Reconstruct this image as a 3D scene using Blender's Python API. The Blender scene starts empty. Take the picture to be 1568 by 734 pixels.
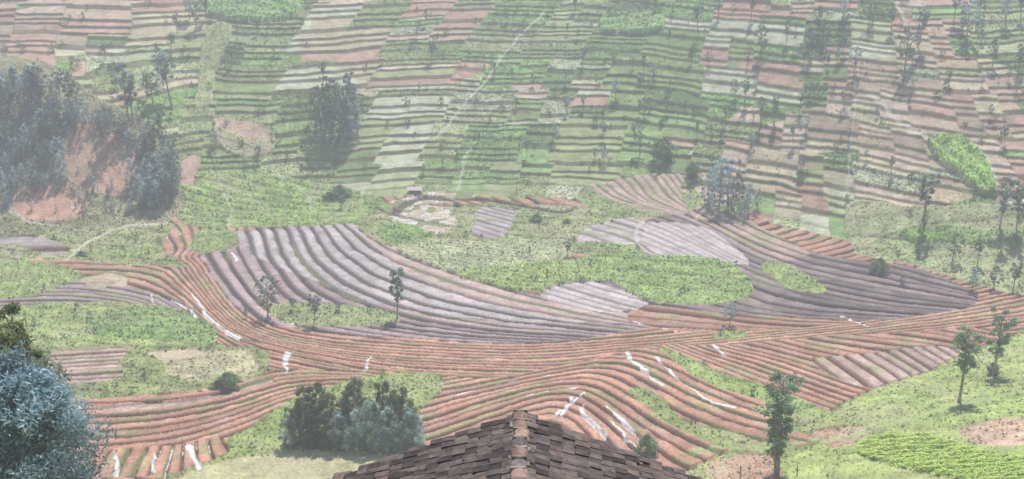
import bpy, math, numpy as np
from mathutils import Vector
rng=np.random.default_rng(7)
PW,PH=1568.,734.; CX,CY=784.,367.; FP=1681.; PIT=math.radians(17.); CH=80.
cp,sp=math.cos(PIT),math.sin(PIT)
sc=bpy.context.scene
try:
    sc.view_settings.view_transform='Standard'; sc.view_settings.look='None'; sc.view_settings.exposure=0
except Exception: pass
# ---------- noise ----------
def hsh(ix,iy,s):
    n=(ix.astype(np.int64)*374761393+iy.astype(np.int64)*668265263+int(s)*974634777)&0xffffffff
    n=((n^(n>>13))*1274126177)&0xffffffff
    n=((n^(n>>15))*2246822519)&0xffffffff
    n=n^(n>>16)
    return n/4294967296.0
def vn(x,y,s=0):
    ix=np.floor(x);iy=np.floor(y);fx=x-ix;fy=y-iy
    fx=fx*fx*(3-2*fx);fy=fy*fy*(3-2*fy)
    a=hsh(ix,iy,s);b=hsh(ix+1,iy,s);c=hsh(ix,iy+1,s);d=hsh(ix+1,iy+1,s)
    return (a*(1-fx)+b*fx)*(1-fy)+(c*(1-fx)+d*fx)*fy
def fbm(x,y,s=0,o=3):
    r=0;a=.5;t=0
    for i in range(o):
        r=r+a*vn(x*2**i+17.3*i,y*2**i-9.1*i,s+i);t+=a;a*=.5
    return r/t
def sp_(x,k): return k*np.logaddexp(0,x/k)
def sstep(a,b,x):
    t=np.clip((x-a)/(b-a),0,1);return t*t*(3-2*t)
# ---------- base terrain ----------
def floor_pt(u,v):
    dx=(u-CX)/FP; dy=cp+sp*(CY-v)/FP; dz=-sp+cp*(CY-v)/FP
    t=-CH/dz; return dx*t,dy*t
fp=[(0,345),(150,345),(280,340),(400,325),(600,308),(850,312),(1000,322),(1150,340),(1250,372),(1400,405),(1568,440)]
FX,FY=zip(*[floor_pt(*p) for p in fp])
def z0f(x,y):
    x=np.asarray(x,float);y=np.asarray(y,float)
    ft=(np.interp(x-10,FX,FY)+np.interp(x,FX,FY)+np.interp(x+10,FX,FY))/3
    d=y-ft
    hm=sstep(0,50,d)
    sl=0.47
    z=sl*sp_(d,5.)
    z=np.where(z>130,130+ (z-130)*.4,z)
    z=z+hm*(3.5*np.sin(x/27.+y/90.)+2.2*np.sin(x/11.5-y/60.+1))*.7
    xg=-86-(y-290)*.22
    z=z-4.5*hm*np.exp(-((x-xg)/11.)**2)
    z=z+15*np.exp(-((x+128)/30.)**2-((y-312)/24.)**2)+6*np.exp(-((x+160)/30.)**2-((y-315)/26.)**2)
    zn=np.interp(y,[-60,-3,5,8,20,124,150,400],[86,78,69,68,67,-1,-9,-60])
    s=(x-26)*.6-(y-142)*.8
    zr=.30*sp_(s,3.5)*sstep(-10,40,x+s*.5)
    m=np.maximum(zn,zr)
    z=np.maximum(z,m)
    return z
def ray(u,v):
    u=np.asarray(u,float);v=np.asarray(v,float)
    a=(u-CX)/FP;b=(CY-v)/FP
    return a,cp+sp*b,-sp+cp*b
def unproj(u,v):
    dx,dy,dz=ray(u,v)
    t=np.full(dx.shape,90.);done=np.zeros(dx.shape,bool)
    for i in range(700):
        z=CH+dz*t
        hit=z<z0f(dx*t,dy*t)
        done|=hit
        t=np.where(done,t,t+1.)
        if done.all():break
    lo=t-1.;hi=t
    for i in range(9):
        m=(lo+hi)/2;h=(CH+dz*m)<z0f(dx*m,dy*m)
        hi=np.where(h,m,hi);lo=np.where(h,lo,m)
    return dx*hi,dy*hi
def W(pts):
    p=np.array(pts,float);x,y=unproj(p[:,0],p[:,1]);return np.stack([x,y],1)
def cat(p,n=6,closed=False):
    p=np.array(p,float);N=len(p);out=[]
    rngi=range(N) if closed else range(N-1)
    for i in rngi:
        if closed: a,b,c,d=p[(i-1)%N],p[i],p[(i+1)%N],p[(i+2)%N]
        else: a,b,c,d=p[max(i-1,0)],p[i],p[i+1],p[min(i+2,N-1)]
        for k in range(n):
            t=k/n
            out.append(.5*((2*b)+(-a+c)*t+(2*a-5*b+4*c-d)*t*t+(-a+3*b-3*c+d)*t**3))
    if not closed: out.append(p[-1])
    return np.array(out)
# ---------- grid ----------
A=np.concatenate([np.linspace(-1.9,-.56,50)[:-1],np.linspace(-.56,.56,1250),np.linspace(.56,1.9,50)[1:]])
YY=np.concatenate([np.linspace(-60,100,60)[:-1],np.linspace(100,138,60)[:-1],np.linspace(138,412,1300),np.linspace(412,900,110)[1:]])
nA,nY=len(A),len(YY)
Y2,A2=np.meshgrid(YY,A,indexing='ij')
X=(A2*(np.maximum(Y2,40)+25)).ravel()*1.0; Y=Y2.ravel()
del A2,Y2
Z0=z0f(X,Y); N=len(X)
col=np.zeros((N,3));disp=np.zeros(N);wet=np.zeros(N);crop=np.zeros(N)
n1=fbm(X/9,Y/9,1,3)-.5;n2=fbm(X/2.2,Y/2.2,5,3)-.5
nf=hsh(np.arange(N),np.zeros(N),3)-.5
XW=X+2.0*n1+.8*n2; YW=Y+2.0*(fbm(X/9+50,Y/9,21,2)-.5)+.8*n2
ftv=(np.interp(X-10,FX,FY)+np.interp(X,FX,FY)+np.interp(X+10,FX,FY))/3
D=Y-ftv
gx=np.arange(-330,331,3.);gy=np.arange(90,520,3.)
GX,GY=np.meshgrid(gx,gy)
def kern(r2): return .5*r2*np.log(r2+1e-9)
def field(curves,lam=3.):
    P=[];V=[]
    for val,pts in curves:
        c=W(cat(pts,3)); P.append(c);V.append(np.full(len(c),float(val)))
    P=np.concatenate(P)/50.;V=np.concatenate(V);n=len(P)
    r2=((P[:,None]-P[None])**2).sum(2)
    K=kern(r2)+np.eye(n)*lam*1e-3
    T=np.concatenate([np.ones((n,1)),P],1)
    M=np.block([[K,T],[T.T,np.zeros((3,3))]])
    s=np.linalg.solve(M,np.concatenate([V,np.zeros(3)]))
    Q=np.stack([GX.ravel(),GY.ravel()],1)/50.
    r2=((Q[:,None,:]-P[None])**2).sum(2)
    return (kern(r2)@s[:n]+s[n]+Q@s[n+1:]).reshape(GX.shape)
def samp(G,x,y):
    fx=np.clip((x-gx[0])/3.,0,len(gx)-1.001);fy=np.clip((y-gy[0])/3.,0,len(gy)-1.001)
    ix=fx.astype(int);iy=fy.astype(int);fx=fx-ix;fy=fy-iy
    return (G[iy,ix]*(1-fx)+G[iy,ix+1]*fx)*(1-fy)+(G[iy+1,ix]*(1-fx)+G[iy+1,ix+1]*fx)*fy
def inside(poly,x,y):
    r=np.zeros(len(x),bool);n=len(poly)
    for i in range(n):
        x1,y1=poly[i];x2,y2=poly[(i+1)%n]
        if y1==y2: continue
        c=((y1>y)!=(y2>y))&(x<(x2-x1)*(y-y1)/(y2-y1)+x1)
        r^=c
    return r
def sel(pts,smooth=True,n=4):
    w=W(cat(pts,n,True) if smooth else pts)
    bb=np.nonzero((XW>w[:,0].min())&(XW<w[:,0].max())&(YW>w[:,1].min())&(YW<w[:,1].max()))[0]
    return bb[inside(w,XW[bb],YW[bb])]
def C(*a): return np.array(a,float)
RED=C(.44,.24,.17);LIL=C(.43,.37,.365);PUR=C(.245,.18,.18);GRS=C(.26,.30,.13);PNK=C(.49,.35,.295)
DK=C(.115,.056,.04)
# ---------- hill ----------
HC=[(-8,[(0,110),(10,60),(20,0)]),(-5,[(90,130),(98,60),(110,0)]),(-2,[(225,200),(235,100),(245,0)]),
(0,[(285,330),(300,250),(325,130),(350,0)]),(3,[(410,290),(430,180),(490,70),(530,0)]),(6,[(530,290),(590,180),(660,60),(700,0)]),
(9,[(680,290),(705,240),(765,95),(840,0)]),(12,[(800,290),(830,200),(870,100),(930,0)]),(15,[(930,280),(960,180),(990,90),(1030,0)]),
(18,[(1060,290),(1085,200),(1100,100),(1120,0)]),(22,[(1195,340),(1205,250),(1220,120),(1230,0)]),(25,[(1305,350),(1300,220),(1310,100),(1310,0)]),
(28,[(1450,330),(1420,210),(1400,100),(1375,0)]),(31,[(1560,310),(1500,200),(1450,60),(1430,0)]),(33,[(1566,200),(1530,100),(1500,0)])]
QG=field(HC,20.)
hi=np.nonzero(D>-14)[0]
x=X[hi];y=Y[hi];q=samp(QG,x,np.minimum(y,515))*.40+.05*(vn(x/9,y/9,31)-.5)+.02*n2[hi]
blk=np.floor((Z0[hi]+1.5*n1[hi])/8.)
q+= .34*(hsh(blk,np.zeros(len(hi)),77)-.5)
cidx=np.floor(q);fq=q-cidx
half=hsh(cidx,blk,40)>.55
sub=np.where(half&(fq>.5),1,0); fq2=np.where(half,(fq*2)%1,fq)
cid=cidx*2+sub
dz=1.5+1.1*hsh(cid,cid*0,41)
zz=Z0[hi]+.9*n1[hi]+.15*n2[hi]+.8*(fq2-.5)*(hsh(cid,cid*0,44)-.5)
tt=zz/dz+hsh(cid,cid*0,42)*5
tt=tt+.30*np.sin(tt*1.7+cid)
ridx=np.floor(tt);f=tt-ridx
prof=np.where(f<.80,f*.56/.80,.56+(f-.80)*.44/.20)
stepm=sstep(1.0,6,Z0[hi])
disp[hi]+=stepm*(prof-f)*dz*1.3
gr=(hsh(cid,np.floor(ridx/4),43)*3.99).astype(int)+1
rg=np.floor(ridx/gr)
gc=[(500,260,.5),(640,250,.5),(800,240,.45),(350,90,.35),(950,30,.4),(1240,310,.6),(560,150,.2),(300,260,.4),(900,180,.3),(1490,250,.3),(400,20,.5),(340,300,.5),(800,130,.2),(1050,200,.1),
 (40,40,-.6),(120,60,-.3),(700,50,-.25),(1150,230,-.4),(1350,190,-.35),(1530,200,-.45),(1380,270,-.4),(600,110,-.25),(880,145,-.25),(1490,100,-.15),(1180,265,-.4),(470,30,-.2)]
gw=W([(a,b) for a,b,c in gc]);green=np.zeros(len(hi))
for (a,b,w),p in zip(gc,gw): green+=w*np.exp(-((x-p[0])**2+(y-p[1])**2)/(2*17.**2))
green+=.5*(vn(np.floor(q*1.)+.5,blk*.7+.3,90)-.5)
h1=hsh(cid,rg,50);h2=hsh(cid,rg,51);h3=hsh(cid,rg,52)
isg=h1<np.clip(.62+green,.04,.97)
gpal=np.array([(.28,.37,.14),(.38,.43,.21),(.21,.31,.11),(.43,.46,.26),(.27,.41,.15),(.33,.37,.17),(.50,.52,.37),(.18,.26,.10)])
bpal=np.array([(.53,.34,.27),(.49,.37,.27),(.43,.27,.21),(.55,.43,.34),(.39,.29,.22),(.46,.40,.27)])
gi=(h2*7.99).astype(int);bi=(h2*5.99).astype(int)
cc=np.where(isg[:,None],gpal[gi],bpal[bi])*(.92+.26*h3)[:,None]
cc*=(.94+.12*hsh(cid,ridx,58))[:,None]
mixn=sstep(.45,.75,fbm(x/5,y/5,60,3))[:,None]
cc=cc*(1-.32*mixn)+np.array([.36,.39,.20])*.32*mixn
cr=np.where(isg,(h3>.35)*(.5+h2),(h3>.8)*.3)
rows=np.abs(((f*(3+3*h3)))%1-.5)*2
cc*=(.88+.22*rows*(h2>.3))[:,None]
cc*=(1+.7*n2[hi])[:,None]
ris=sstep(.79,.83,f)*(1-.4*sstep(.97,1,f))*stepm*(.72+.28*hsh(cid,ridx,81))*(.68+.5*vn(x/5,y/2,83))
rc=np.array([.095,.118,.055])*(1+.8*n2[hi])[:,None]+np.array([.07,.02,.01])*(h1>.72)[:,None]  # riser grass, with the shade on the risers darkened into its colour
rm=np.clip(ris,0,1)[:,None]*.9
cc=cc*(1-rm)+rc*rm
bd=(1-sstep(.01,.03,np.minimum(fq2,1-fq2)))*(vn(x/5,y/5,84)>.35)
cc=cc*(1-.4*bd[:,None])+np.array([.19,.23,.11])*.4*bd[:,None]
cr=cr*(1-np.clip(ris,0,1))*(1-bd)
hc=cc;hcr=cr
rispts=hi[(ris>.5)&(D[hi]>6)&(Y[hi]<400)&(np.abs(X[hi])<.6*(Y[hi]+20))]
# ---------- floor beds ----------
def beds(idx,G,base,fur,h=.5,seed=0,wetp=.12,var=.3,scale=1.,fw=.20,cv=.12):
    x=X[idx];y=Y[idx]
    F=samp(G,x,y)*scale+.20*(n1[idx])+.13*(n2[idx])+.25*(fbm(x/22,y/22,seed+40,2)-.5)
    b=np.floor(F);f=F-b
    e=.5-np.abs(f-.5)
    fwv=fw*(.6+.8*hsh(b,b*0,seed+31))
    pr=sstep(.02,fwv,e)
    seg=fbm(x/14+b*3.1,y/14+b*1.7,seed+3,2)
    cb=base[None]*(1-var/2+var*hsh(b,b*0,seed))[:,None]*(.76+.46*seg)[:,None]
    dry=sstep(.42,.75,fbm(x/5,y/5+b*5,seed+9,3))
    cb=cb*(1-.45*dry[:,None])+(base*.8+.13)[None]*.45*dry[:,None]
    g=(sstep(.56,.72,fbm(x/5+b*2,y/5,seed+20,2))*cv*4)[:,None]
    g=np.clip(g,0,.6)
    cb=cb*(1-g)+GRS*g
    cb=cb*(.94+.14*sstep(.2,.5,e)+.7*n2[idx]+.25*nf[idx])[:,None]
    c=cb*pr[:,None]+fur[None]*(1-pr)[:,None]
    gm=((f>.80)&(hsh(b,b*0,seed+12)<cv*3.2)&(vn(x/9+b,y/9,seed+13)>.35))*.7
    c=c*(1-gm[:,None])+GRS*.9*gm[:,None]
    w=(e<.055)&(hsh(b,b*0,seed+5)<wetp*2.2)&(vn(x/9+b*7,y/9,seed+6)>.55)
    c[w]=(.75,.74,.73)  # furrow water: bright sky reflection painted in as near white
    col[idx]=c;wet[idx]=w*1.
    disp[idx]=h*pr+h*.3*n2[idx]+h*.4*nf[idx]*.5+ .3*(hsh(b,b*0,seed+8)-.5)
    crop[idx]=0
F0=field([(12,[(365,360),(385,410),(420,455),(480,490),(560,510),(680,525),(800,530),(950,520),(1100,505),(1300,490),(1560,440)]),
(16,[(300,395),(330,440),(365,480),(420,512),(520,530),(650,540),(800,545),(1000,532),(1200,512),(1400,490),(1566,458)]),
(20,[(262,350),(290,410),(320,460),(360,505),(430,530),(540,548),(700,560),(850,562),(960,548),(1100,536),(1300,515),(1566,484)]),
(24,[(0,400),(120,405),(240,415),(290,450),(330,490),(390,525),(480,548),(600,568),(800,578),(920,575)]),
(28,[(0,440),(120,430),(225,447),(280,475),(330,515),(400,550),(500,570),(620,590),(740,600),(850,595)])])
fl=np.nonzero((D<0))[0]
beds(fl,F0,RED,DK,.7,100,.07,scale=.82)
wn=sstep(-3,1,D[hi]+3*n1[hi]+1.5*n2[hi])
k=wn>.5
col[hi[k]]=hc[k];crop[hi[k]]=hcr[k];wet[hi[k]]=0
nearm=np.nonzero((Y<135)|(((X-26)*.6-(Y-142)*.8)>-2.+3*n1))[0]
nearm=nearm[D[nearm]<-20]
def grass(idx,c,sp=.25,cr=.25,bump=.12,plots=.2):
    c=np.array(c)*np.array([1.42,1.36,1.3])
    m=sstep(.35,.7,fbm(X[idx]/6,Y[idx]/6,200,3))[:,None]
    a=hsh(np.floor(XW[idx]/9+.4*YW[idx]/9),np.floor(YW[idx]/5-.2*XW[idx]/5),len(idx)%97)[:,None]
    v=c*(1+.9*n2[idx])[:,None]*(1-plots/2+plots*a)
    v=v*(1-m*sp*1.6)+np.array([.48,.44,.29])*m*sp*1.6
    col[idx]=v;crop[idx]=cr;wet[idx]=0
    disp[idx]=bump*(1+2*n2[idx]+2*nf[idx])
def pr(pts,c,cr=.6,bump=.25,rows=None,sp=.12,steps=0): 
    i=sel(pts)
    grass(i,c,sp,cr,bump)
    if rows is not None:
        ang,per=rows
        t=(XW[i]*math.cos(ang)+YW[i]*math.sin(ang))/per
        ff=np.abs(t%1-.5)*2
        col[i]*=(.76+.34*sstep(.05,.5,ff))[:,None]; disp[i]+=.3*sstep(.1,.6,ff)
        crop[i]*=sstep(.2,.5,ff)
    elif steps:
        t=(YW[i]+.25*XW[i]+2.5*n1[i])/steps;ff=t-np.floor(t)
        e=sstep(.84,.9,ff)*(.2+.8*vn(X[i]/9,Y[i]/9,66));col[i]=col[i]*(1-.38*e[:,None]);disp[i]+=-.2*ff*(1-e)
    disp[i]+=.25
    return i
F1=field([(0,[(545,348),(600,385),(680,415),(780,445),(870,468),(960,490),(1040,500)]),
(4,[(490,350),(520,390),(570,425),(650,457),(750,482),(870,500),(980,512)]),
(8,[(430,355),(450,400),(490,440),(560,475),(660,500),(780,515),(900,522)]),
(12,[(365,360),(385,410),(420,455),(480,490),(560,510),(680,525),(800,532)]),
(16,[(300,395),(330,440),(365,480),(420,512),(520,530),(650,540),(800,545)])])
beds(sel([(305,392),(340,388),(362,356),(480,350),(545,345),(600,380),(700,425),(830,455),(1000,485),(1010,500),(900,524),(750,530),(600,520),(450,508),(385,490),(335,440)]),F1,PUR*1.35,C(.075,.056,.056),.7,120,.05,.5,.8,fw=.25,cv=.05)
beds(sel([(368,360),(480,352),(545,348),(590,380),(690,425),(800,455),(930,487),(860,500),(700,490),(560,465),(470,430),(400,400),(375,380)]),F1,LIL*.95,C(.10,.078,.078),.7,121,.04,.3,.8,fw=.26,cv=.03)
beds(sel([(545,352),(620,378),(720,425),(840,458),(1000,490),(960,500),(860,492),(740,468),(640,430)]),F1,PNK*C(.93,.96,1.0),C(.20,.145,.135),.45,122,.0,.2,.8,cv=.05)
F7=field([(0,[(1100,335),(1160,365),(1240,395),(1340,415),(1440,440),(1520,460)]),
(5,[(1060,350),(1110,380),(1190,415),(1290,440),(1400,460),(1500,472)]),
(10,[(1000,360),(1080,395),(1150,430),(1230,455),(1330,475),(1440,485)]),
(14,[(980,400),(1060,430),(1110,460),(1180,480),(1280,490),(1400,495)]),
(18,[(960,480),(1080,492),(1180,502),(1300,506)])])
beds(sel([(960,350),(1060,325),(1110,325),(1190,365),(1260,395),(1400,415),(1500,462),(1420,488),(1250,500),(1050,498),(960,480),(900,440),(950,400)]),F7,PUR,C(.075,.056,.056),.65,130,.04,.6,.72,cv=.05)
beds(sel([(1240,430),(1400,440),(1500,465),(1420,486),(1250,492),(1180,470)]),F7,PUR*.8,C(.06,.045,.047),.65,134,.0,.6,.72,cv=.02)
beds(sel([(1060,318),(1110,325),(1190,365),(1240,392),(1190,400),(1120,365),(1065,340)]),F7,PNK*.9,DK,.5,131,.0,.3,.75)
beds(sel([(985,470),(1080,480),(1200,488),(1320,495),(1200,508),(1020,510),(960,490)]),F7,RED*.8,DK,.5,132,.05,.3,.8)
beds(sel([(975,342),(1060,346),(1110,368),(1150,405),(1120,408),(1060,404),(1000,388),(972,362)]),F7,LIL*1.15,LIL*.8,.2,133,0,.1,cv=.0)
F3=field([(-3,[(90,600),(170,595),(300,590),(390,570),(440,560),(560,568)]),(0,[(90,622),(170,622),(300,612),(380,592),(430,580),(520,578),(640,588)]),
(4,[(90,655),(200,652),(300,638),(400,612),(450,598),(560,592),(650,600)]),(8,[(90,690),(200,684),(290,670),(370,645),(430,620),(480,608)]),(12,[(90,725),(200,716),(300,700),(400,665),(460,640)])])
beds(sel([(60,600),(160,608),(340,600),(420,572),(560,575),(660,580),(700,600),(640,640),(450,660),(350,720),(200,734),(60,734)]),F3,RED*1.0,DK,.75,140,.08,scale=.75)
beds(sel([(160,628),(290,615),(380,592),(420,580),(405,597),(300,622),(190,636)]),F3,PNK*.95,DK*1.5,.3,141,.0,scale=.4)
F4=field([(0,[(120,732),(135,705),(150,680)]),(3.5,[(215,732),(228,705),(240,680)]),(7,[(305,732),(300,705),(298,680)]),(10,[(395,732),(385,705),(360,680)])])
beds(sel([(60,700),(140,696),(300,682),(335,676),(375,705),(380,734),(60,734)]),F4,RED*1.1,DK,.75,145,.2)
F5=field([(-3,[(640,592),(750,575),(860,560),(940,545),(1010,555),(1090,595),(1200,635),(1300,662)]),(0,[(650,608),(750,590),(860,568),(930,560),(990,575),(1060,612),(1150,645),(1260,674)]),
(4,[(655,640),(740,615),(840,592),(905,588),(960,612),(1020,648),(1100,682),(1180,705)]),
(8,[(665,670),(740,645),(820,618),(875,612),(920,637),(970,677),(1020,715)]),
(12,[(700,695),(770,665),(830,647),(865,652),(895,687),(920,725)])])
beds(sel([(640,596),(760,585),(860,566),(960,543),(1010,541),(1100,590),(1200,630),(1300,652),(1290,680),(1150,734),(640,734)]),F5,RED*1.03,DK*1.1,.75,150,.20,scale=.8)
F6=field([(-2,[(1020,538),(1110,575),(1190,608),(1300,645),(1390,655)]),(0,[(1040,538),(1120,565),(1200,595),(1300,630),(1400,645)]),(5,[(1100,535),(1200,560),(1300,595),(1400,620),(1480,612)]),
(9,[(1180,530),(1280,555),(1400,580),(1510,590)]),(13,[(1260,523),(1350,535),(1440,545),(1520,560)])])
beds(sel([(1010,538),(1110,532),(1250,520),(1400,512),(1530,510),(1560,545),(1500,600),(1420,640),(1370,655),(1290,655),(1150,600)]),F6,RED*1.0,DK,.7,160,.07,scale=.82)
F6b=field([(0,[(1250,560),(1300,600),(1340,640)]),(4,[(1340,545),(1400,580),(1440,625)]),(8,[(1420,540),(1470,570),(1500,600)])])
beds(sel([(1240,560),(1300,548),(1440,535),(1510,560),(1500,600),(1440,605),(1320,598)]),F6b,PNK*.93,DK*1.2,.6,165,.0,scale=1.0)
grass(nearm,(.25,.31,.12),.22,.3,.15)
pr([(1012,540),(1040,545),(1120,578),(1200,608),(1310,650),(1290,662),(1170,622),(1080,588)],(.21,.28,.10),.5,.2)
pr([(960,600),(1000,605),(1080,650),(1180,680),(1230,690),(1200,705),(1100,690),(1020,650)],(.20,.24,.10),.4,.2,sp=.3)
beds(sel([(1010,590),(1060,612),(1150,648),(1250,676),(1215,690),(1120,668),(1040,640)]),F5,RED*1.03,DK,.65,151,.1,scale=.8)
pr([(1160,625),(1300,655),(1360,662),(1280,684),(1170,640)],(.23,.26,.12),.4,.2,sp=.3)
pr([(340,700),(345,676),(400,648),(450,612),(530,590),(600,578),(665,578),(680,600),(640,640),(660,690),(640,760),(230,760)],(.21,.27,.10),.5,.2,sp=.3)
pr([(300,720),(420,695),(600,700),(700,720),(700,770),(250,770)],(.30,.30,.18),.2,.1,sp=.4)
pr([(0,478),(130,467),(180,466),(250,482),(305,515),(330,530),(270,545),(180,535),(80,545),(0,530)],(.21,.27,.105),.5,.25,rows=(1.3,4.5),sp=.2)
pr([(170,478),(290,482),(330,528),(250,528),(140,515)],(.18,.27,.105),.8,.3,rows=(1.45,3.))
pr([(0,530),(80,545),(190,538),(390,535),(400,575),(330,595),(200,612),(100,610),(0,580)],(.21,.25,.11),.5,.2,steps=5)
i=sel([(250,545),(310,538),(380,535),(395,560),(385,582),(330,580),(300,588),(255,578)],False);grass(i,(.31,.30,.20),.2,.3,.1,.3)
i=sel([(215,542),(300,535),(312,545),(250,556)],False);grass(i,(.38,.32,.24),.2,0,.1)
beds(sel([(75,545),(185,537),(180,560),(188,582),(90,592),(70,575)]),F3,PNK*.9,DK*1.5,.4,171,.0,scale=1.)
pr([(0,406),(60,405),(125,428),(60,455),(0,464)],(.21,.27,.11),.6,.25,rows=(.2,3.))
beds(sel([(0,462),(60,456),(130,432),(225,450),(300,478),(180,468),(80,470),(0,474)]),F0,PUR*1.2,C(.07,.05,.05),.5,175,.1)
pr([(0,345),(90,345),(110,380),(60,398),(0,402)],(.21,.23,.11),.5,.2,sp=.4,steps=6)
pr([(90,345),(250,342),(262,352),(250,385),(285,410),(240,412),(110,402),(60,398)],(.21,.26,.11),.5,.2,sp=.35,steps=7)
beds(sel([(0,352),(40,350),(50,362),(110,385),(70,395),(30,376),(0,378)]),F0,LIL*.8,DK,.4,176,0)
i=sel([(120,428),(170,420),(205,428),(195,442),(140,440)],False);grass(i,(.34,.28,.21),.3,.2,.1)
pr([(300,360),(330,355),(358,358),(362,380),(330,390),(296,388)],(.21,.27,.11),.5,.2)
pr([(415,477),(470,468),(560,474),(610,488),(600,500),(505,505),(430,500)],(.25,.29,.15),.7,.3)
pr([(255,310),(280,280),(400,270),(560,300),(600,330),(545,345),(480,350),(360,352),(290,350)],(.20,.28,.10),.6,.25,rows=(1.5,3.2),sp=.25)
pr([(545,345),(600,325),(760,315),(900,320),(975,340),(960,360),(860,378),(700,372),(610,380),(570,365)],(.24,.28,.14),.5,.2,sp=.4,steps=6)
pr([(610,382),(700,373),(860,375),(872,400),(770,412),(700,421),(650,405)],(.30,.33,.21),.5,.25,rows=(1.2,2.))
pr([(700,421),(870,402),(930,395),(1100,400),(1150,445),(1110,468),(1000,465),(920,432),(830,450),(760,440)],(.23,.32,.12),.8,.3,steps=9)
pr([(700,422),(850,405),(900,415),(905,430),(830,448),(760,440)],(.24,.31,.12),.8,.3,rows=(1.4,2.6))
beds(sel([(825,452),(905,432),(990,462),(955,478),(900,476)]),F1,LIL*1.1,LIL*.6,.2,180,0,.2,cv=.03)
beds(sel([(735,320),(790,325),(765,366),(722,362),(728,340)]),F7,LIL*.9,LIL*.55,.3,181,0,.2,scale=1.5)
beds(sel([(900,352),(965,335),(985,345),(970,378),(890,376)]),F7,LIL*.95,LIL*.55,.3,182,0,.3,scale=.8)
pr([(580,352),(620,346),(660,360),(655,372),(605,378)],(.19,.29,.10),.8,.3)
pr([(880,375),(960,378),(985,390),(900,395)],(.20,.27,.11),.6,.3)
pr([(1165,410),(1200,405),(1260,440),(1250,452),(1200,442)],(.22,.28,.11),.5,.2)
pr([(1090,515),(1140,508),(1145,518),(1100,522)],(.21,.28,.11),.5,.2)
pr([(900,290),(1060,300),(1060,325),(960,335),(890,315)],(.21,.26,.12),.4,.2)
F8=field([(0,[(905,290),(940,310),(1020,328)]),(4,[(960,280),(990,310),(1050,330)]),(8,[(1010,270),(1040,305),(1070,330)])])
beds(sel([(900,288),(930,282),(1000,268),(1060,275),(1040,290),(1055,325),(1030,330),(960,318)]),F8,PNK*1.0,GRS*.6,.3,185,0,.2)
for a in ([(610,322),(680,318),(700,345),(660,362),(640,350),(600,338)],[(580,318),(640,300),(700,292),(730,300),(690,312),(620,318)]):
    i=sel(a);grass(i,(.38,.34,.28),.25,0,.25)
    m=vn(X[i]/1.6,Y[i]/1.6,90)>.68;col[i[m]]=(.66,.64,.61);m=vn(X[i]/2.,Y[i]/2.,91)>.62;col[i[m]]=(.26,.28,.14)
def polydist(pts,idx,sm=True):
    w=W(cat(pts,5)) if sm else W(pts)
    d=np.full(len(idx),1e9);x=XW[idx];y=YW[idx]
    for a,b in zip(w[:-1],w[1:]):
        ab=b-a;t=np.clip(((x-a[0])*ab[0]+(y-a[1])*ab[1])/(ab@ab+1e-9),0,1)
        d=np.minimum(d,np.hypot(x-a[0]-t*ab[0],y-a[1]-t*ab[1]))
    return d
allv=np.nonzero((Y>100)&(Y<430)&(np.abs(X)<260))[0]
def line(pts,width,c,al=1.,dd=0.,w=0,asp=.5):
    ww=W(pts);b=allv[(X[allv]>ww[:,0].min()-6)&(X[allv]<ww[:,0].max()+6)&(Y[allv]>ww[:,1].min()-6)&(Y[allv]<ww[:,1].max()+6)]
    d=polydist(pts,b);nn=vn(X[b]/4,Y[b]/4,300)
    m=(1-sstep(width*.5,width,d+asp*width*(nn-.5)))*al
    col[b]=col[b]*(1-m[:,None])+np.array(c)*m[:,None];crop[b]*=(1-m);disp[b]+=dd*m
    if w: wet[b]=np.maximum(wet[b],(m>.5)*w)
line([(600,330),(640,306),(700,308),(770,312),(850,326),(880,322)],1.5,(.11,.09,.06),.9,-.9)
line([(575,322),(600,330),(650,340),(700,350)],1.0,(.16,.14,.09),.8,-.5)
pr([(1425,214),(1480,214),(1505,245),(1525,290),(1500,296),(1460,262),(1430,235)],(.22,.35,.10),1.,.4,rows=(.3,3.))
pr([(1390,355),(1568,352),(1568,378),(1440,378),(1395,370)],(.20,.31,.10),.8,.4,sp=.2)
pr([(1305,310),(1400,318),(1568,318),(1568,352),(1390,352),(1305,385)],(.26,.30,.16),.3,.1,sp=.3,steps=6)
pr([(1305,385),(1568,378),(1568,450),(1500,440),(1400,412)],(.26,.31,.16),.4,.15,sp=.3,steps=6)
pr([(330,0),(460,0),(440,30),(330,28)],(.20,.33,.13),1.,.5,rows=(1.2,4.))
pr([(930,22),(1010,25),(1010,48),(925,50)],(.20,.33,.13),1.,.5,rows=(1.5,4.))
pr([(320,42),(355,42),(330,110),(325,155),(300,160),(305,100)],(.26,.30,.15),.4,.1)
pr([(330,180),(350,185),(395,190),(420,200),(415,235),(370,240),(330,215)],(.26,.26,.15),.3,.1,sp=.4,steps=5)
i=sel([(330,182),(350,182),(400,192),(415,215),(395,215),(340,195)]);grass(i,(.36,.27,.21),.2,0,.1)
i=sel([(275,255),(290,238),(305,245),(295,270),(300,285),(275,285)]);grass(i,(.34,.24,.20),.2,0,.1)
i=sel([(-60,110),(60,95),(150,150),(230,190),(270,260),(275,330),(180,345),(-60,345)]);grass(i,(.20,.20,.12),.3,.6,.3)
for a in ([(90,205),(150,192),(200,225),(215,270),(195,303),(140,290),(100,268)],[(15,292),(90,280),(135,298),(115,337),(35,335)]):
    i=sel(a);grass(i,(.36,.22,.17),.2,.1,.1)
PATHC=(.58,.53,.45)
line([(835,15),(800,50),(765,90),(745,125),(715,152),(690,185),(665,212)],.55,PATHC,.85)
line([(720,225),(708,250),(703,290)],.4,PATHC,.7)
line([(1330,143),(1350,160),(1385,190),(1422,212)],.75,PATHC)
line([(1308,345),(1298,250),(1312,140),(1308,70)],.3,PATHC,.5)
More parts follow.
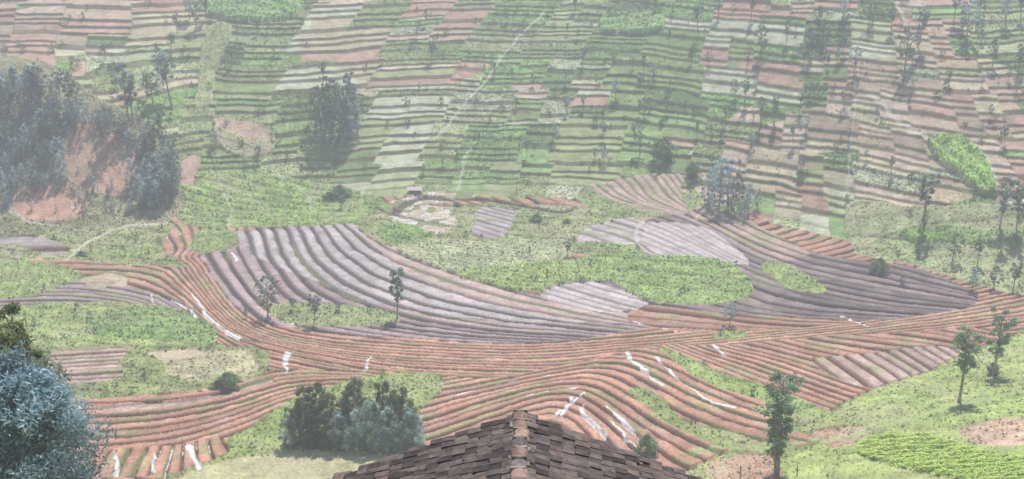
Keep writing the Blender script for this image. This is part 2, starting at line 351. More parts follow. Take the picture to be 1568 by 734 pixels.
line([(1372,2),(1385,30),(1400,60)],.6,PATHC,.8)
line([(1490,222),(1510,248),(1528,280)],.6,PATHC,.9)
line([(350,352),(352,320),(330,275),(320,258)],.5,PATHC,.7)
line([(100,402),(140,370),(190,350),(255,342)],.7,PATHC,.9)
line([(10,318),(40,340),(90,350)],.6,PATHC,.7)
line([(983,340),(972,358),(985,385),(1010,395)],.7,(.54,.50,.44),.8)
line([(1065,340),(1085,318),(1110,305)],.7,PATHC,.6)
line([(430,275),(470,300),(478,330)],.6,PATHC,.5)
WC=(.80,.79,.78)  # pale water colour with the sky's reflection painted in
for p,wd in (([(298,455),(315,485),(338,510),(362,524)],.75),([(438,545),(436,575)],.8),([(1000,550),(1040,585),(1085,618),(1120,630)],.5),([(960,545),(985,570),(1020,596)],.5),
  ([(890,625),(905,650),(925,672)],.8),([(928,628),(955,655),(985,690)],.6),([(845,640),(880,615),(895,604)],.5),([(855,640),(868,625),(872,612)],.45),([(700,610),(780,590),(850,578)],.3),([(800,615),(850,602),(880,598)],.4),
  ([(1095,533),(1105,545),(1120,552)],.55),([(170,734),(180,705)],.5),([(285,690),(305,718)],.5),([(230,700),(232,730)],.3),
  ([(260,462),(290,476),(300,490)],.45),([(235,470),(232,455)],.45),([(970,495),(1040,512)],.3),([(1290,488),(1330,505)],.4),([(365,405),(355,392)],.45),([(935,650),(975,700)],.35),([(570,548),(555,575)],.25)):
    line(p,wd*.72,WC,1.,-.12,1,1.1)
def dirt(pts,c=(.36,.27,.21)):
    i=sel(pts);grass(i,c,.4,.3,.1)
dirt([(1470,662),(1510,648),(1568,642),(1568,680),(1500,682)])
dirt([(1240,668),(1300,655),(1330,665),(1280,690)],(.32,.22,.16))
dirt([(1090,705),(1180,700),(1190,740),(1100,740)],(.31,.21,.16))
line([(1050,700),(1120,690),(1200,690),(1290,672),(1400,640),(1568,600)],1.0,(.33,.42,.18),.7)
tea=sel([(1315,690),(1345,672),(1420,672),(1500,692),(1568,705),(1620,725),(1620,760),(1540,750),(1400,722),(1330,705)]);
col[tea]=(.38,.48,.12)
disp+=crop*.22*nf+crop*.3*n2
Z=Z0+disp
# ---------- mesh helper ----------
def mk(name,V,Fq,colr=None,mats=(),mi=None,smooth=False,extra=None,link=True):
    me=bpy.data.meshes.new(name)
    V=np.asarray(V,np.float32);Fq=np.asarray(Fq,np.int32)
    me.vertices.add(len(V));me.vertices.foreach_set('co',V.ravel())
    me.loops.add(Fq.size);me.loops.foreach_set('vertex_index',Fq.ravel())
    me.polygons.add(len(Fq));me.polygons.foreach_set('loop_start',np.arange(0,Fq.size,4,dtype=np.int32))
    try: me.polygons.foreach_set('loop_total',np.full(len(Fq),4,dtype=np.int32))
    except Exception: pass
    if mi is not None: me.polygons.foreach_set('material_index',np.asarray(mi,np.int32))
    me.polygons.foreach_set('use_smooth',np.full(len(Fq),smooth))
    if colr is not None:
        a=me.attributes.new('Col','FLOAT_COLOR','POINT')
        c4=np.ones((len(V),4),np.float32);c4[:,:3]=np.clip(colr,0,.85);a.data.foreach_set('color',c4.ravel())
    if extra is not None:
        for k,v in extra.items():
            a=me.attributes.new(k,'FLOAT','POINT');a.data.foreach_set('value',np.asarray(v,np.float32))
    for m in mats: me.materials.append(m)
    me.update(calc_edges=True)
    if not link: return me
    ob=bpy.data.objects.new(name,me);sc.collection.objects.link(ob);return ob
def newmat(name):
    m=bpy.data.materials.new(name);m.use_nodes=True;nt=m.node_tree
    b=nt.nodes['Principled BSDF'];return m,nt,b
def nd(nt,t,**k):
    n=nt.nodes.new(t)
    for a,b in k.items():
        if hasattr(n,a): setattr(n,a,b)
    return n
tm,nt,b=newmat('terraced_soil_and_crops')
at=nd(nt,'ShaderNodeAttribute',attribute_name='Col');aw=nd(nt,'ShaderNodeAttribute',attribute_name='wet')
tc=nd(nt,'ShaderNodeTexCoord')
no=nd(nt,'ShaderNodeTexNoise');no.inputs['Scale'].default_value=1.6;no.inputs['Detail'].default_value=6;no.inputs['Roughness'].default_value=.75
nt.links.new(tc.outputs['Object'],no.inputs['Vector'])
mr=nd(nt,'ShaderNodeMapRange');mr.inputs[1].default_value=.3;mr.inputs[2].default_value=.7;mr.inputs[3].default_value=.66;mr.inputs[4].default_value=1.45
nt.links.new(no.outputs['Fac'],mr.inputs[0])
vm=nd(nt,'ShaderNodeVectorMath',operation='SCALE');nt.links.new(at.outputs['Color'],vm.inputs[0]);nt.links.new(mr.outputs[0],vm.inputs['Scale'])
nt.links.new(vm.outputs[0],b.inputs['Base Color'])
rr=nd(nt,'ShaderNodeMapRange');rr.inputs[3].default_value=.95;rr.inputs[4].default_value=.12;nt.links.new(aw.outputs['Fac'],rr.inputs[0]);nt.links.new(rr.outputs[0],b.inputs['Roughness'])
b.inputs['Specular IOR Level'].default_value=.25
bp=nd(nt,'ShaderNodeBump');bp.inputs['Strength'].default_value=.5;bp.inputs['Distance'].default_value=.3
nt.links.new(no.outputs['Fac'],bp.inputs['Height']);nt.links.new(bp.outputs[0],b.inputs['Normal'])
ii=(np.arange(nY-1)[:,None]*nA+np.arange(nA-1)[None]).ravel()
Fq=np.stack([ii,ii+1,ii+nA+1,ii+nA],1)
mk('valley_terrain',np.stack([X,Y,Z],1),Fq,col,[tm],smooth=True,extra={'wet':wet})
def ground(x,y): return float(z0f(np.array([x]),np.array([y]))[0])
def leafmat(name,tr=.35):
    m,nt,b=newmat(name);a=nd(nt,'ShaderNodeAttribute',attribute_name='Col')
    nt.links.new(a.outputs['Color'],b.inputs['Base Color']);b.inputs['Roughness'].default_value=.5;b.inputs['Specular IOR Level'].default_value=.4
    t=nd(nt,'ShaderNodeBsdfTranslucent');nt.links.new(a.outputs['Color'],t.inputs['Color'])
    mx=nd(nt,'ShaderNodeMixShader');mx.inputs[0].default_value=tr
    nt.links.new(b.outputs[0],mx.inputs[1]);nt.links.new(t.outputs[0],mx.inputs[2]);nt.links.new(mx.outputs[0],nt.nodes['Material Output'].inputs['Surface'])
    return m
LM=leafmat('leaf')
BM,nt,b=newmat('bark');a=nd(nt,'ShaderNodeAttribute',attribute_name='Col');no=nd(nt,'ShaderNodeTexNoise');no.inputs['Scale'].default_value=6
vm=nd(nt,'ShaderNodeVectorMath',operation='SCALE');nt.links.new(a.outputs['Color'],vm.inputs[0]);nt.links.new(no.outputs['Fac'],vm.inputs['Scale'])
nt.links.new(vm.outputs[0],b.inputs['Base Color']);b.inputs['Roughness'].default_value=.9
def leaves(cen,rg,l,w,c,flat=0.):
    n=len(cen);a=rg.normal(size=(n,3))
    if flat: a[:,2]*=(1-flat)
    a/=np.linalg.norm(a,axis=1)[:,None]
    t=rg.normal(size=(n,3))
    if flat: t=t*(1-flat)+np.array([0,0,2.])*flat
    bq=np.cross(a,t);bq/=np.linalg.norm(bq,axis=1)[:,None]
    l=l*rg.uniform(.6,1.4,(n,1));w=w*rg.uniform(.6,1.4,(n,1))
    V=np.stack([cen-a*l,cen+bq*w,cen+a*l,cen-bq*w],1).reshape(-1,3)
    F=np.arange(4*n).reshape(-1,4)
    return V,F,np.repeat(c,4,0)
def tube(path,rad,ns,c):
    path=np.array(path,float);k=len(path);V=[];F=[]
    for i in range(k):
        d=path[min(i+1,k-1)]-path[max(i-1,0)];d/=np.linalg.norm(d)+1e-9
        s=np.cross(d,[.3,.9,.1]);s/=np.linalg.norm(s)+1e-9;t=np.cross(d,s)
        for j in range(ns):
            an=2*math.pi*j/ns;V.append(path[i]+rad[i]*(math.cos(an)*s+math.sin(an)*t))
    for i in range(k-1):
        for j in range(ns):
            F.append([i*ns+j,i*ns+(j+1)%ns,(i+1)*ns+(j+1)%ns,(i+1)*ns+j])
    return np.array(V),np.array(F),np.tile(np.array(c,float),(len(V),1))
def tree(seed,h,cw,cb,nl,ls,lc,kind='oval',nclump=26,tight=1.,asp=.45):
    rg=np.random.default_rng(seed);VV=[];FF=[];CCl=[];MI=[];o=0
    def add(t,m):
        nonlocal o
        V,F,c=t;VV.append(V);FF.append(F+o);CCl.append(c);MI.append(np.full(len(F),m));o+=len(V)
    bend=rg.normal(0,.02*h,2);ts=np.linspace(0,1,7)
    path=np.stack([bend[0]*np.sin(ts*2.5),bend[1]*np.sin(ts*2.1),ts*h*.95-.3],1)
    r0=.018*h
    add(tube(path,r0*(1-ts*.85)+.01,6,(.62,.55,.48)),0)
    cl=[]
    for i in range(nclump):
        t=cb+(1-cb)*((i+.5)/nclump)*.97
        s=(t-cb)/(1-cb)
        if kind=='oval': R=cw*np.sin(np.pi*min(1,(.12+s*.86)))**.7
        elif kind=='cone': R=cw*(1.05-s)**.8*min(1,.5+s*3)
        elif kind=='umb': R=cw*(.45+.75*s if s<.75 else 1.0-(s-.75)*1.4)
        an=i*2.4+rg.normal(0,.4);rr=R*rg.uniform(.35,1.0)
        base=np.array([np.interp(t-.12,ts,path[:,0]),np.interp(t-.12,ts,path[:,1]),max(.1,(t-.12))*h])
        e=np.array([path[3,0]+rr*math.cos(an),path[3,1]+rr*math.sin(an),t*h+rg.normal(0,.02*h)])
        mid=(base+e)/2+np.array([0,0,-.02*h])
        add(tube([base,mid,e],[r0*.35,r0*.22,r0*.06],4,(.5,.44,.38)),0)
        cl.append((e,max(.32*cw,.5*R)*rg.uniform(.55,1.0)*tight,rg.uniform(.5,1.5)))
    per=nl//len(cl)
    for e,r,br in cl:
        p=rg.normal(size=(per,3))*np.array([.5,.5,.42])*r+e
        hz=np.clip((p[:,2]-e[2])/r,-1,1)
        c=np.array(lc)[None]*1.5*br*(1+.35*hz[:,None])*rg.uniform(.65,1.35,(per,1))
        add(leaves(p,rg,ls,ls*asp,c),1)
    return [np.concatenate(VV),np.concatenate(FF),np.concatenate(CCl),np.concatenate(MI)]
DG=(.10,.145,.10);SG=(.25,.33,.34);OG=(.14,.17,.09);MG=(.12,.18,.10);HG=(.15,.20,.17)
def merge(items):
    V=[];F=[];Cc=[];M=[];o=0
    for (v,f,c,m),loc,s,rot in items:
        cr_,sr_=math.cos(rot),math.sin(rot)
        sx,sz=s if isinstance(s,tuple) else (s,s)
        w=np.stack([(v[:,0]*cr_-v[:,1]*sr_)*sx,(v[:,0]*sr_+v[:,1]*cr_)*sx,v[:,2]*sz],1)+np.array(loc)
        V.append(w);F.append(f+o);Cc.append(c);M.append(m);o+=len(v)
    return np.concatenate(V),np.concatenate(F),np.concatenate(Cc),np.concatenate(M)
def tobj(name,items):
    v,f,c,m=merge(items);return mk(name,v,f,c,[BM,LM],m)
def place(u,vb,vt):
    x,y=unproj(np.array([u]),np.array([vb]));x=float(x[0]);y=float(y[0]);z=ground(x,y)
    dep=y*cp+(CH-z)*sp;return x,y,z,(vb-vt)*dep/(FP*cp)
tv_far=[tree(10+i,10,[2.0,1.6,2.4,1.8][i%4],[.35,.45,.3,.5][i%4],760,.25,[HG,MG,DG,HG,SG,MG][i%6],['oval','umb','oval','umb'][i%4],18,.85) for i in range(6)]
tv_dark=[tree(30+i,10,2.0,.25,800,.25,[DG,OG,(.13,.19,.17)][i%3],['oval','umb','oval'][i%3],20,.8) for i in range(3)]
tv_silv=[tree(40+i,10,2.5,.15,800,.27,[SG,(.23,.31,.33),(.31,.39,.41)][i%3],'oval',20,.8) for i in range(3)]
tv_near=[tree(50+i,10,[1.7,1.5,1.3][i],[.5,.35,.2][i],3400,.13,[(.17,.26,.13),(.18,.25,.16),(.11,.18,.09)][i],['umb','umb','oval'][i],34,.8) for i in range(3)]
meshes={}
def inst(name,key,arr,loc,s,rot,sx=1.):
    if key not in meshes:
        meshes[key]=mk(key,arr[0],arr[1],arr[2],[BM,LM],arr[3],link=False)
    ob=bpy.data.objects.new(name,meshes[key]);ob.location=loc;ob.scale=(s*sx,s*sx,s);ob.rotation_euler=(0,0,rot);sc.collection.objects.link(ob);return ob
single=[(198,185,97),(205,190,120),(235,165,110),(264,165,82),(250,130,75),(162,92,66),(165,230,160),(110,175,112),(262,75,52),(272,50,22),(290,30,-8),(315,28,-6),(300,45,5),(225,150,115),
(1385,110,42),(1405,72,15),(1308,112,72),(1140,160,122),(1165,190,148),(1185,190,150),(980,237,200),(1020,172,135),(943,152,120),(662,95,65),(1240,82,42),(1205,62,28),(1165,80,40),(1070,52,8),(1480,60,0),
(1415,350,268),(1530,352,268),(1556,352,280),(1458,402,355),(1497,404,362),(1487,450,410),(1550,447,400),(1520,447,405),(608,493,412),(410,490,420),(480,502,450),(1117,502,462),(868,398,368),
(1100,25,0),(1150,28,-5),(1255,50,10),(1460,35,-10),(1540,40,-10),(1563,30,-10),(1520,100,60),(1560,110,70),(1500,25,-10),(525,325,300),(330,225,198),(450,480,455),(518,482,462),(378,492,470),(1330,40,5),(1365,45,12),(1290,30,0),(495,130,95),(1380,440,420),(1590,350,300),(985,180,150),(1290,80,55),(1000,120,95),(1452,130,108),(775,35,12)]
rg=np.random.default_rng(21)
for i in range(140):
    u=rg.uniform(620,1565) if i%5 else rg.uniform(20,620);v=rg.uniform(12,270)
    if rg.random()>(.25+u/1568.): continue
    if 400<u<600 and v>100: continue
    single.append((u,v,v-rg.uniform(10,28)))
for k,(u,vb,vt) in enumerate(single):
    x,y,z,h=place(u,vb,vt);j=k%6
    inst('eucalyptus_tree','euc_far_%d'%j,tv_far[j],(x,y,z-.1),h/10,k*1.3,1.25 if h<7 else 1.1)
for k,(u,vb,vt,j) in enumerate([(1468,617,500,0),(1520,577,470,1),(1190,727,563,1),(1187,727,600,2)]):
    x,y,z,h=place(u,vb,vt);inst('eucalyptus_tree','euc_near_%d'%j,tv_near[j],(x,y,z-.1),h/10,k*2.,1.25 if j!=2 else 1.)
bush=tree(70,10,5,.02,2200,.5,(.11,.18,.08),'oval',30)
for k,(u,vb,vt,sx) in enumerate([(989,703,664,.8),(350,598,570,1.2),(333,598,582,1.1),(1345,422,396,1.),(520,305,284,1.4),(505,308,294,1.4),(822,342,328,1.4),(1015,245,213,1.1),(1060,272,250,1.),(125,395,384,1.3),(868,345,335,1.4),(700,318,310,1.5),(1520,575,555,.9)]):
    x,y,z,h=place(u,vb,vt);inst('shrub','shrub_mesh',bush,(x,y,z-.1),h/10,k*1.7,sx)
sb=[tree(100+i,10,4.5,.05,90,1.1,[(.12,.18,.08),(.16,.22,.12),(.10,.15,.08)][i],'oval',8) for i in range(3)]
rg=np.random.default_rng(8);it=[]
for j in rng.choice(rispts,480):
    s=rg.uniform(.08,.26);it.append((sb[rg.integers(3)],(X[j],Y[j],Z[j]-.1),s,rg.uniform(0,6)))
fm=np.nonzero((crop>.35)&(D<0)&(Y>150)&(np.abs(X)<.55*(Y+20)))[0]
for j in rng.choice(fm,130):
    s=rg.uniform(.06,.17);it.append((sb[rg.integers(3)],(X[j],Y[j],Z[j]-.1),s,rg.uniform(0,6)))
tobj('terrace_shrubs',it)
rg=np.random.default_rng(5)
items=[]
fpoly=np.array([(0,135),(60,148),(110,165),(170,205),(240,225),(270,262),(276,325),(200,332),(120,326),(0,326)],float)
holes=[np.array([(92,212),(150,202),(192,228),(208,275),(190,302),(130,292),(104,270)],float),np.array([(20,302),(85,294),(120,304),(100,332),(30,332)],float)]
cnt=0
while cnt<400:
    u=rg.uniform(-60,276);v=rg.uniform(130,330)
    a=np.array([max(u,1)]),np.array([v])
    if not inside(fpoly,*a)[0]: continue
    hol=any(inside(h,*a)[0] for h in holes)
    if hol and rg.random()<.85: continue
    cnt+=1
    below=90<u<215 and v>295
    tall=(u>225 or v<165 or rg.random()<.18) and not below
    hh=rg.uniform(30,54) if tall else rg.uniform(11,30)
    if hol or below: hh=rg.uniform(9,20)
    if u>225: hh=rg.uniform(30,64)
    x,y,z,h=place(u,v,v-hh)
    p_s=.4 if tall else .8
    arr=tv_silv[rg.integers(3)] if rg.random()<p_s else (tv_dark[rg.integers(3)] if rg.random()<.6 else tv_far[rg.integers(6)])
    s=h/10
    items.append((arr,(x,y,z-.1),(s*rg.uniform(.75,1.05),s),rg.uniform(0,6)))
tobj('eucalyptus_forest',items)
def clump(name,lst,arrs,seed,sx=1.):
    rg=np.random.default_rng(seed);it=[]
    for (u,vb,vt,k) in lst:
        x,y,z,h=place(u,vb,vt);it.append((arrs[k],(x,y,z-.1),(h/10*sx,h/10),rg.uniform(0,6)))
    tobj(name,it)
clump('tree_grove',[(482,200,140,0),(492,216,134,1),(500,222,172,3),(510,212,118,0),(522,218,132,2),(530,218,148,4),(540,212,124,2),(548,205,150,3),(500,196,128,0),(536,192,112,0),(512,224,182,4),(530,222,180,3),(486,220,185,4),(546,200,170,5),(476,190,158,2),(505,218,150,2),(520,205,140,0),(535,215,165,4)],[*tv_dark,*tv_silv],3,.8)
clump('tree_grove',[(1085,318,265,3),(1100,322,240,4),(1115,325,250,3),(1130,322,262,0),(1145,325,280,4),(1090,300,245,3),(1160,320,290,3),(1120,335,290,1),(1140,340,300,3)],[*tv_dark,*tv_silv],4,.9)
g_d=[tree(80+i,10,3.0,.05,6500,.18,[(.105,.125,.055),(.07,.10,.05)][i],'oval',44,.68) for i in range(2)]
g_s=[tree(85+i,10,3.3,.03,6500,.18,[(.20,.27,.27),(.27,.34,.34)][i],'oval',44,.68) for i in range(2)]
clump('tree_grove',[(455,685,618,0),(470,680,588,0),(488,678,582,1),(445,688,632,2),(478,690,645,1),(505,682,598,0),(520,690,625,2),(545,672,575,0),(552,690,622,3),(570,692,608,2),(590,678,580,1),(600,692,618,3),(618,680,590,0),(628,690,620,2),(612,694,638,2),(640,688,634,3),(535,694,652,3),(500,694,655,1),(578,694,645,3),(530,680,605,1),(604,684,600,1)],[g_d[0],g_d[1],g_s[0],g_s[1]],9,.82)
def nearpos(u,dist_y):
    x=(u-CX)/FP*(dist_y*cp+22*sp);return x,dist_y,ground(x,dist_y)
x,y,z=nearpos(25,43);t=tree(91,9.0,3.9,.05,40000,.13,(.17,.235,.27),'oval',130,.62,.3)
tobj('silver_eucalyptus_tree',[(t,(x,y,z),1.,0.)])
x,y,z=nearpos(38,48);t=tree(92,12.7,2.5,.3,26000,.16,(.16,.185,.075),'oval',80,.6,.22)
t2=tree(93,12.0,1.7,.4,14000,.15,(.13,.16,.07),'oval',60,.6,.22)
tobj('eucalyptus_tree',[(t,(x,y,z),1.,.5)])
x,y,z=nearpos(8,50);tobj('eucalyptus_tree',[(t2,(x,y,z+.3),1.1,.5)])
# ---------- crop tufts ----------
cand=np.nonzero((crop>.25)&(Y>130)&(Y<410)&(np.abs(X)<.62*(Y+25)))[0]
pw=crop[cand]*(Y[cand]/250.)**1.5*np.where(D[cand]>0,.5,1.);pw/=pw.sum()
ch=rng.choice(cand,size=140000,p=pw)
P=np.stack([X[ch],Y[ch],Z[ch]],1)+rng.uniform(-.25,.25,(len(ch),3))*np.array([1,1,.0])+np.array([0,0,.1])
lc=col[ch]*np.array([.98,1.08,.9])*rng.uniform(.7,1.4,(len(ch),1))
V,F,c=leaves(P,rng,.3,.2,lc,.72)
mk('crop_plants',V,F,c,[LM])
if len(tea):
    ch=rng.choice(tea,size=40000)
    xx=X[ch]+rng.uniform(-.4,.4,len(ch));yy=Y[ch]+rng.uniform(-.2,.2,len(ch))
    r=np.abs(((xx*.35+yy*.94)/1.9)%1-.5)*2
    k=r<.78;xx,yy,r=xx[k],yy[k],r[k]
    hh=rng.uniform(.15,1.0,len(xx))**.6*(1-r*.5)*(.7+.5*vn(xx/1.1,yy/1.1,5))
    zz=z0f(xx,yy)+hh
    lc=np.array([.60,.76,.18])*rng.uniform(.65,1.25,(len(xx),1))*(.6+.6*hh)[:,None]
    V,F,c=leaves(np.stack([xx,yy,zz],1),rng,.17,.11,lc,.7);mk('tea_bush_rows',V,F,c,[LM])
# ---------- house ----------
def boxq(cx,cy,cz,sx,sy,sz):
    v=np.array([(a,b_,c_) for c_ in(-1,1) for b_ in(-1,1) for a in(-1,1)],float)*.5*np.array([sx,sy,sz])+np.array([cx,cy,cz])
    f=np.array([(0,2,3,1),(4,5,7,6),(0,1,5,4),(2,6,7,3),(0,4,6,2),(1,3,7,5)]);return v,f
rootx=(798-CX)/FP*(15.4*cp+7.4*sp)
_,ry,rz=ray(795,637);ty=15.4/ry;RZ=CH+rz*ty;RY=15.4
house=bpy.data.objects.new('tile_roof_house',None);sc.collection.objects.link(house);house.location=(rootx,RY,RZ);house.rotation_euler=(0,0,-.03)
tilm,nt,b=newmat('clay_tile');a=nd(nt,'ShaderNodeAttribute',attribute_name='Col');tc=nd(nt,'ShaderNodeTexCoord')
no=nd(nt,'ShaderNodeTexNoise');no.inputs['Scale'].default_value=9;no.inputs['Detail'].default_value=8;nt.links.new(tc.outputs['Object'],no.inputs['Vector'])
cr_=nd(nt,'ShaderNodeValToRGB');cr_.color_ramp.elements[0].position=.35;cr_.color_ramp.elements[0].color=(.5,.47,.47,1);cr_.color_ramp.elements[1].position=.7;cr_.color_ramp.elements[1].color=(1.,.98,.97,1)
nt.links.new(no.outputs['Fac'],cr_.inputs[0]);mu=nd(nt,'ShaderNodeVectorMath',operation='MULTIPLY');nt.links.new(a.outputs['Color'],mu.inputs[0]);nt.links.new(cr_.outputs[0],mu.inputs[1]);nt.links.new(mu.outputs[0],b.inputs['Base Color'])
b.inputs['Roughness'].default_value=.9;b.inputs['Specular IOR Level'].default_value=.2
bp=nd(nt,'ShaderNodeBump');bp.inputs['Distance'].default_value=.02;nt.links.new(no.outputs['Fac'],bp.inputs['Height']);nt.links.new(bp.outputs[0],b.inputs['Normal'])
PR=math.radians(21.5)
V=[];F=[];Cc=[];o=0
L=9.;rg=np.random.default_rng(2)
for side in(-1,1):
    down=np.array([side*math.cos(PR),0,-math.sin(PR)]);nor=np.array([side*math.sin(PR),0,math.cos(PR)])
    for r in range(23):
        s=.08+r*.21
        for k_ in range(int(L/.155)+1):
            yy=-k_*.155-(.078 if r%2 else 0)+rg.normal(0,.008)
            if yy<-L: continue
            v,f=boxq(0,0,0,.30,.146,.024)
            tl=.11+rg.normal(0,.02)
            ss=s+v[:,0]+rg.normal(0,.014);hh=v[:,2]+.02+tl*(v[:,0]+.15)+rg.normal(0,.006)
            yj=yy+v[:,1]+v[:,0]*rg.normal(0,.05)
            P_=down[None]*ss[:,None]+nor[None]*hh[:,None]+np.array([0,1,0])*yj[:,None]
            V.append(P_);F.append(f+o);o+=8
            base=np.array([.145,.118,.112])*rg.uniform(.4,1.4)
            if rg.random()<.08: base=np.array([.21,.16,.135])
            Cc.append(np.tile(base,(8,1)))
ro=mk('roof_tiles',np.concatenate(V),np.concatenate(F),np.concatenate(Cc),[tilm]);ro.parent=house
V=[];F=[];Cc=[];o=0
yy=.06
while yy>-L:
    ln=.30;n=9;ring=[]
    lift=rg.normal(0,.006);sxx=rg.normal(0,.008)
    for e,(yo,rr) in enumerate([(0,.125),(-ln-.04,.105)]):
        for j in range(n):
            an=math.pi*j/(n-1)
            ring.append((rr*math.cos(an)+sxx,yy+yo,rr*.6*math.sin(an)+.0+lift))
            ring.append(((rr-.02)*math.cos(an)+sxx,yy+yo,(rr-.02)*.6*math.sin(an)-.012+lift))
    ring=np.array(ring);m=2*n
    f=[]
    for j in range(n-1):
        a0,a1=2*j,2*j+2
        f+= [(a0,a1,a1+m,a0+m),(a0+1,a0+1+m,a1+1+m,a1+1),(a0,a0+1,a1+1,a1),(a0+m,a1+m,a1+1+m,a0+1+m)]
    V.append(ring);F.append(np.array(f)+o);o+=len(ring)
    Cc.append(np.tile((np.array([.40,.28,.225]) if rg.random()<.6 else np.array([.24,.21,.20]))*rg.uniform(.7,1.2),(len(ring),1)))
    for q_ in range(5):
        sd_=rg.choice([-1,1]);v,f=boxq(sd_*rg.uniform(.10,.14),yy-rg.uniform(0,ln),.0-.02,rg.uniform(.03,.07),rg.uniform(.04,.12),rg.uniform(.04,.07))
        v+=rg.normal(0,.006,v.shape);V.append(v);F.append(f+o);o+=8;Cc.append(np.tile(np.array([.42,.35,.31])*rg.uniform(.6,1.1),(8,1)))
    v,f=boxq(rg.normal(0,.01),yy-.012,.04,.20,.03,.085);v+=rg.normal(0,.006,v.shape);V.append(v);F.append(f+o);o+=8;Cc.append(np.tile(np.array([.48,.39,.33])*rg.uniform(.6,1.1),(8,1)))
    yy-=ln
rc_=mk('ridge_tiles',np.concatenate(V),np.concatenate(F),np.concatenate(Cc),[tilm]);rc_.parent=house
def quadmesh(name,V,F,c,mat):
    ob=mk(name,V,F,np.tile(np.array(c,float),(len(V),1)),[mat]);ob.parent=house;return ob
hw=4.7*math.cos(PR);hd=4.7*math.sin(PR)
quadmesh('roof_deck',np.array([(0,-.08,-.03),(0,-L,-.03),(-hw,-L,-hd-.03),(-hw,-.08,-hd-.03),(hw,-L,-hd-.03),(hw,-.08,-hd-.03)]),np.array([(0,1,2,3),(0,5,4,1)]),(.08,.06,.05),tilm)
wx=hw-.5;gzl=68-RZ
wm,nt,b=newmat('mud_brick_wall');br=nd(nt,'ShaderNodeTexBrick');br.inputs['Scale'].default_value=4;br.inputs['Color1'].default_value=(.32,.17,.11,1);br.inputs['Color2'].default_value=(.26,.14,.09,1);br.inputs['Mortar'].default_value=(.4,.34,.28,1)
tc=nd(nt,'ShaderNodeTexCoord');nt.links.new(tc.outputs['Object'],br.inputs['Vector']);nt.links.new(br.outputs['Color'],b.inputs['Base Color'])
zt=-wx*math.tan(PR)-.08
y0,y1=-.35,-L+.35
Vw=np.array([(-wx,y0,gzl-1),(wx,y0,gzl-1),(wx,y0,zt),(-wx,y0,zt),(-wx,y1,gzl-1),(wx,y1,gzl-1),(wx,y1,zt),(-wx,y1,zt)])
quadmesh('walls',Vw,np.array([(0,3,2,1),(4,5,6,7),(0,4,7,3),(1,2,6,5)]),(.3,.2,.1),wm)
quadmesh('gable_walls',np.array([(-wx,y0+.003,zt),(0,y0+.003,-.1),(wx,y0+.003,zt),(0,y0+.003,zt),(-wx,y1-.003,zt),(0,y1-.003,-.1),(wx,y1-.003,zt),(0,y1-.003,zt)]),np.array([(0,1,2,3),(4,7,6,5)]),(.3,.2,.1),wm)
for nm,cx,cz,w_,h_ in(('door',0,gzl+1.05,.95,2.1),('window_1',-2.2,gzl+1.5,.9,.9),('window_2',2.2,gzl+1.5,.9,.9)):
    v,f=boxq(cx,y0+.03,cz,w_,.08,h_);quadmesh(nm,v,f,(.06,.07,.08),tilm)
x,y,z,_=place(635,297,285)
hut=bpy.data.objects.new('tin_roof_shed',None);sc.collection.objects.link(hut);hut.location=(x,y,z);hut.scale=(.75,.75,.75)
V=[];F=[];o=0
for px in(-2.2,0,2.2):
    for py in(-1.3,1.3):
        v,f=boxq(px,py,.85,.14,.14,2.0+.2*py);V.append(v);F.append(f+o);o+=8
v,f=boxq(0,1.3,1.0,4.4,.08,1.7);V.append(v);F.append(f+o);o+=8
w_=mk('posts_and_wall',np.concatenate(V),np.concatenate(F),np.tile(np.array([.7,.6,.5]),(o,1)),[tilm]);w_.parent=hut
n=60;xs=np.linspace(-2.8,2.8,n);V=[]
for i_,xx in enumerate(xs):
    d=.04*math.sin(i_*1.5);V+=[(xx,-1.8,1.75+d),(xx,1.8,2.3+d)]
F=[(2*i,2*i+2,2*i+3,2*i+1) for i in range(n-1)]
tin,nt,b=newmat('tin');no=nd(nt,'ShaderNodeTexNoise');no.inputs['Scale'].default_value=1.5;rp=nd(nt,'ShaderNodeValToRGB');rp.color_ramp.elements[0].color=(.42,.33,.28,1);rp.color_ramp.elements[1].color=(.62,.57,.52,1)
nt.links.new(no.outputs['Fac'],rp.inputs[0]);nt.links.new(rp.outputs[0],b.inputs['Base Color']);b.inputs['Roughness'].default_value=.6
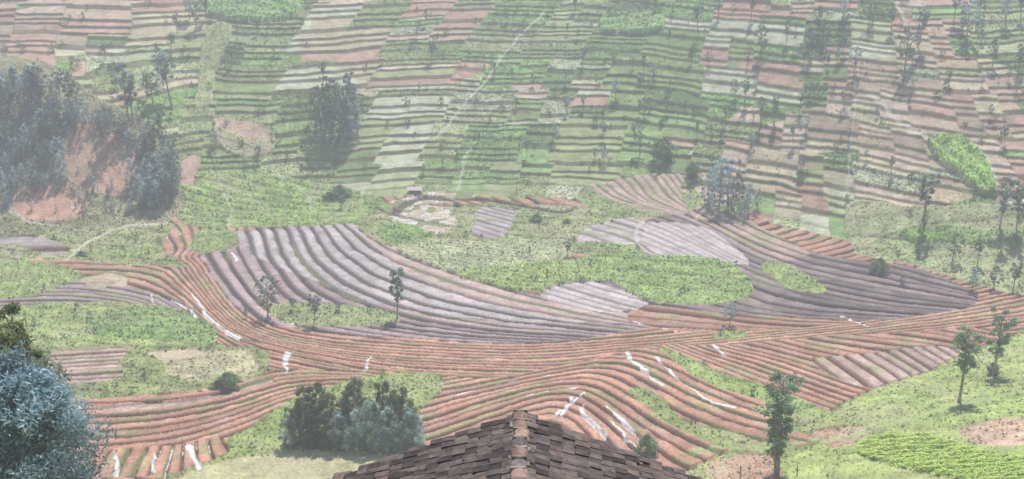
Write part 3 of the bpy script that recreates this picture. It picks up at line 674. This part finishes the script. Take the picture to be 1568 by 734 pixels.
r_=mk('corrugated_roof',np.array(V),np.array(F),None,[tin]);r_.parent=hut
for (u,vb,vt) in [(1192,732,706),(1133,733,712),(1220,730,712)]:
    x,y,z,h=place(u,vb,vt);t=tube([(0,0,-.2),(.03,0,h*.5),(.0,.05,h)],[.09,.08,.06],6,(.3,.24,.2));
    ob=mk('wooden_stake',t[0],t[1],t[2],[BM]);ob.location=(x,y,z)
# ---------- light, haze, world ----------
el=math.radians(62);az=math.radians(18)
w=bpy.data.worlds.new('World');sc.world=w;w.use_nodes=True;nt=w.node_tree
sk=nt.nodes.new('ShaderNodeTexSky');sk.sky_type='NISHITA';sk.sun_disc=False;sk.sun_elevation=el;sk.sun_rotation=az;sk.dust_density=3;sk.altitude=1500
bg=nt.nodes['Background'];bg.inputs[1].default_value=.15;nt.links.new(sk.outputs[0],bg.inputs[0])
sd=bpy.data.lights.new('sun','SUN');sd.energy=5.0;sd.angle=math.radians(1.);sd.color=(1,.965,.90)
so=bpy.data.objects.new('sun',sd);sc.collection.objects.link(so)
dv=Vector((math.sin(az)*math.cos(el),math.cos(az)*math.cos(el),math.sin(el)));so.rotation_euler=dv.to_track_quat('Z','Y').to_euler();so.location=(0,0,300)
v,f=boxq(0,400,38,1600,960,96)
hz=mk('haze',v,f,None,[]);hm=bpy.data.materials.new('haze_air');hm.use_nodes=True;nt=hm.node_tree;nt.nodes.clear()
ou=nt.nodes.new('ShaderNodeOutputMaterial');vs=nt.nodes.new('ShaderNodeVolumeScatter');vs.inputs['Density'].default_value=.0012;vs.inputs['Anisotropy'].default_value=0.;vs.inputs['Color'].default_value=(1,.995,.99,1)
nt.links.new(vs.outputs[0],ou.inputs['Volume']);hz.data.materials.append(hm)
cd=bpy.data.cameras.new('camera');cam=bpy.data.objects.new('camera',cd);sc.collection.objects.link(cam)
cd.sensor_width=36;cd.lens=36*FP/PW;cd.clip_end=5000;cam.location=(0,0,CH);cam.rotation_euler=(math.radians(90)-PIT,0,0);sc.camera=cam
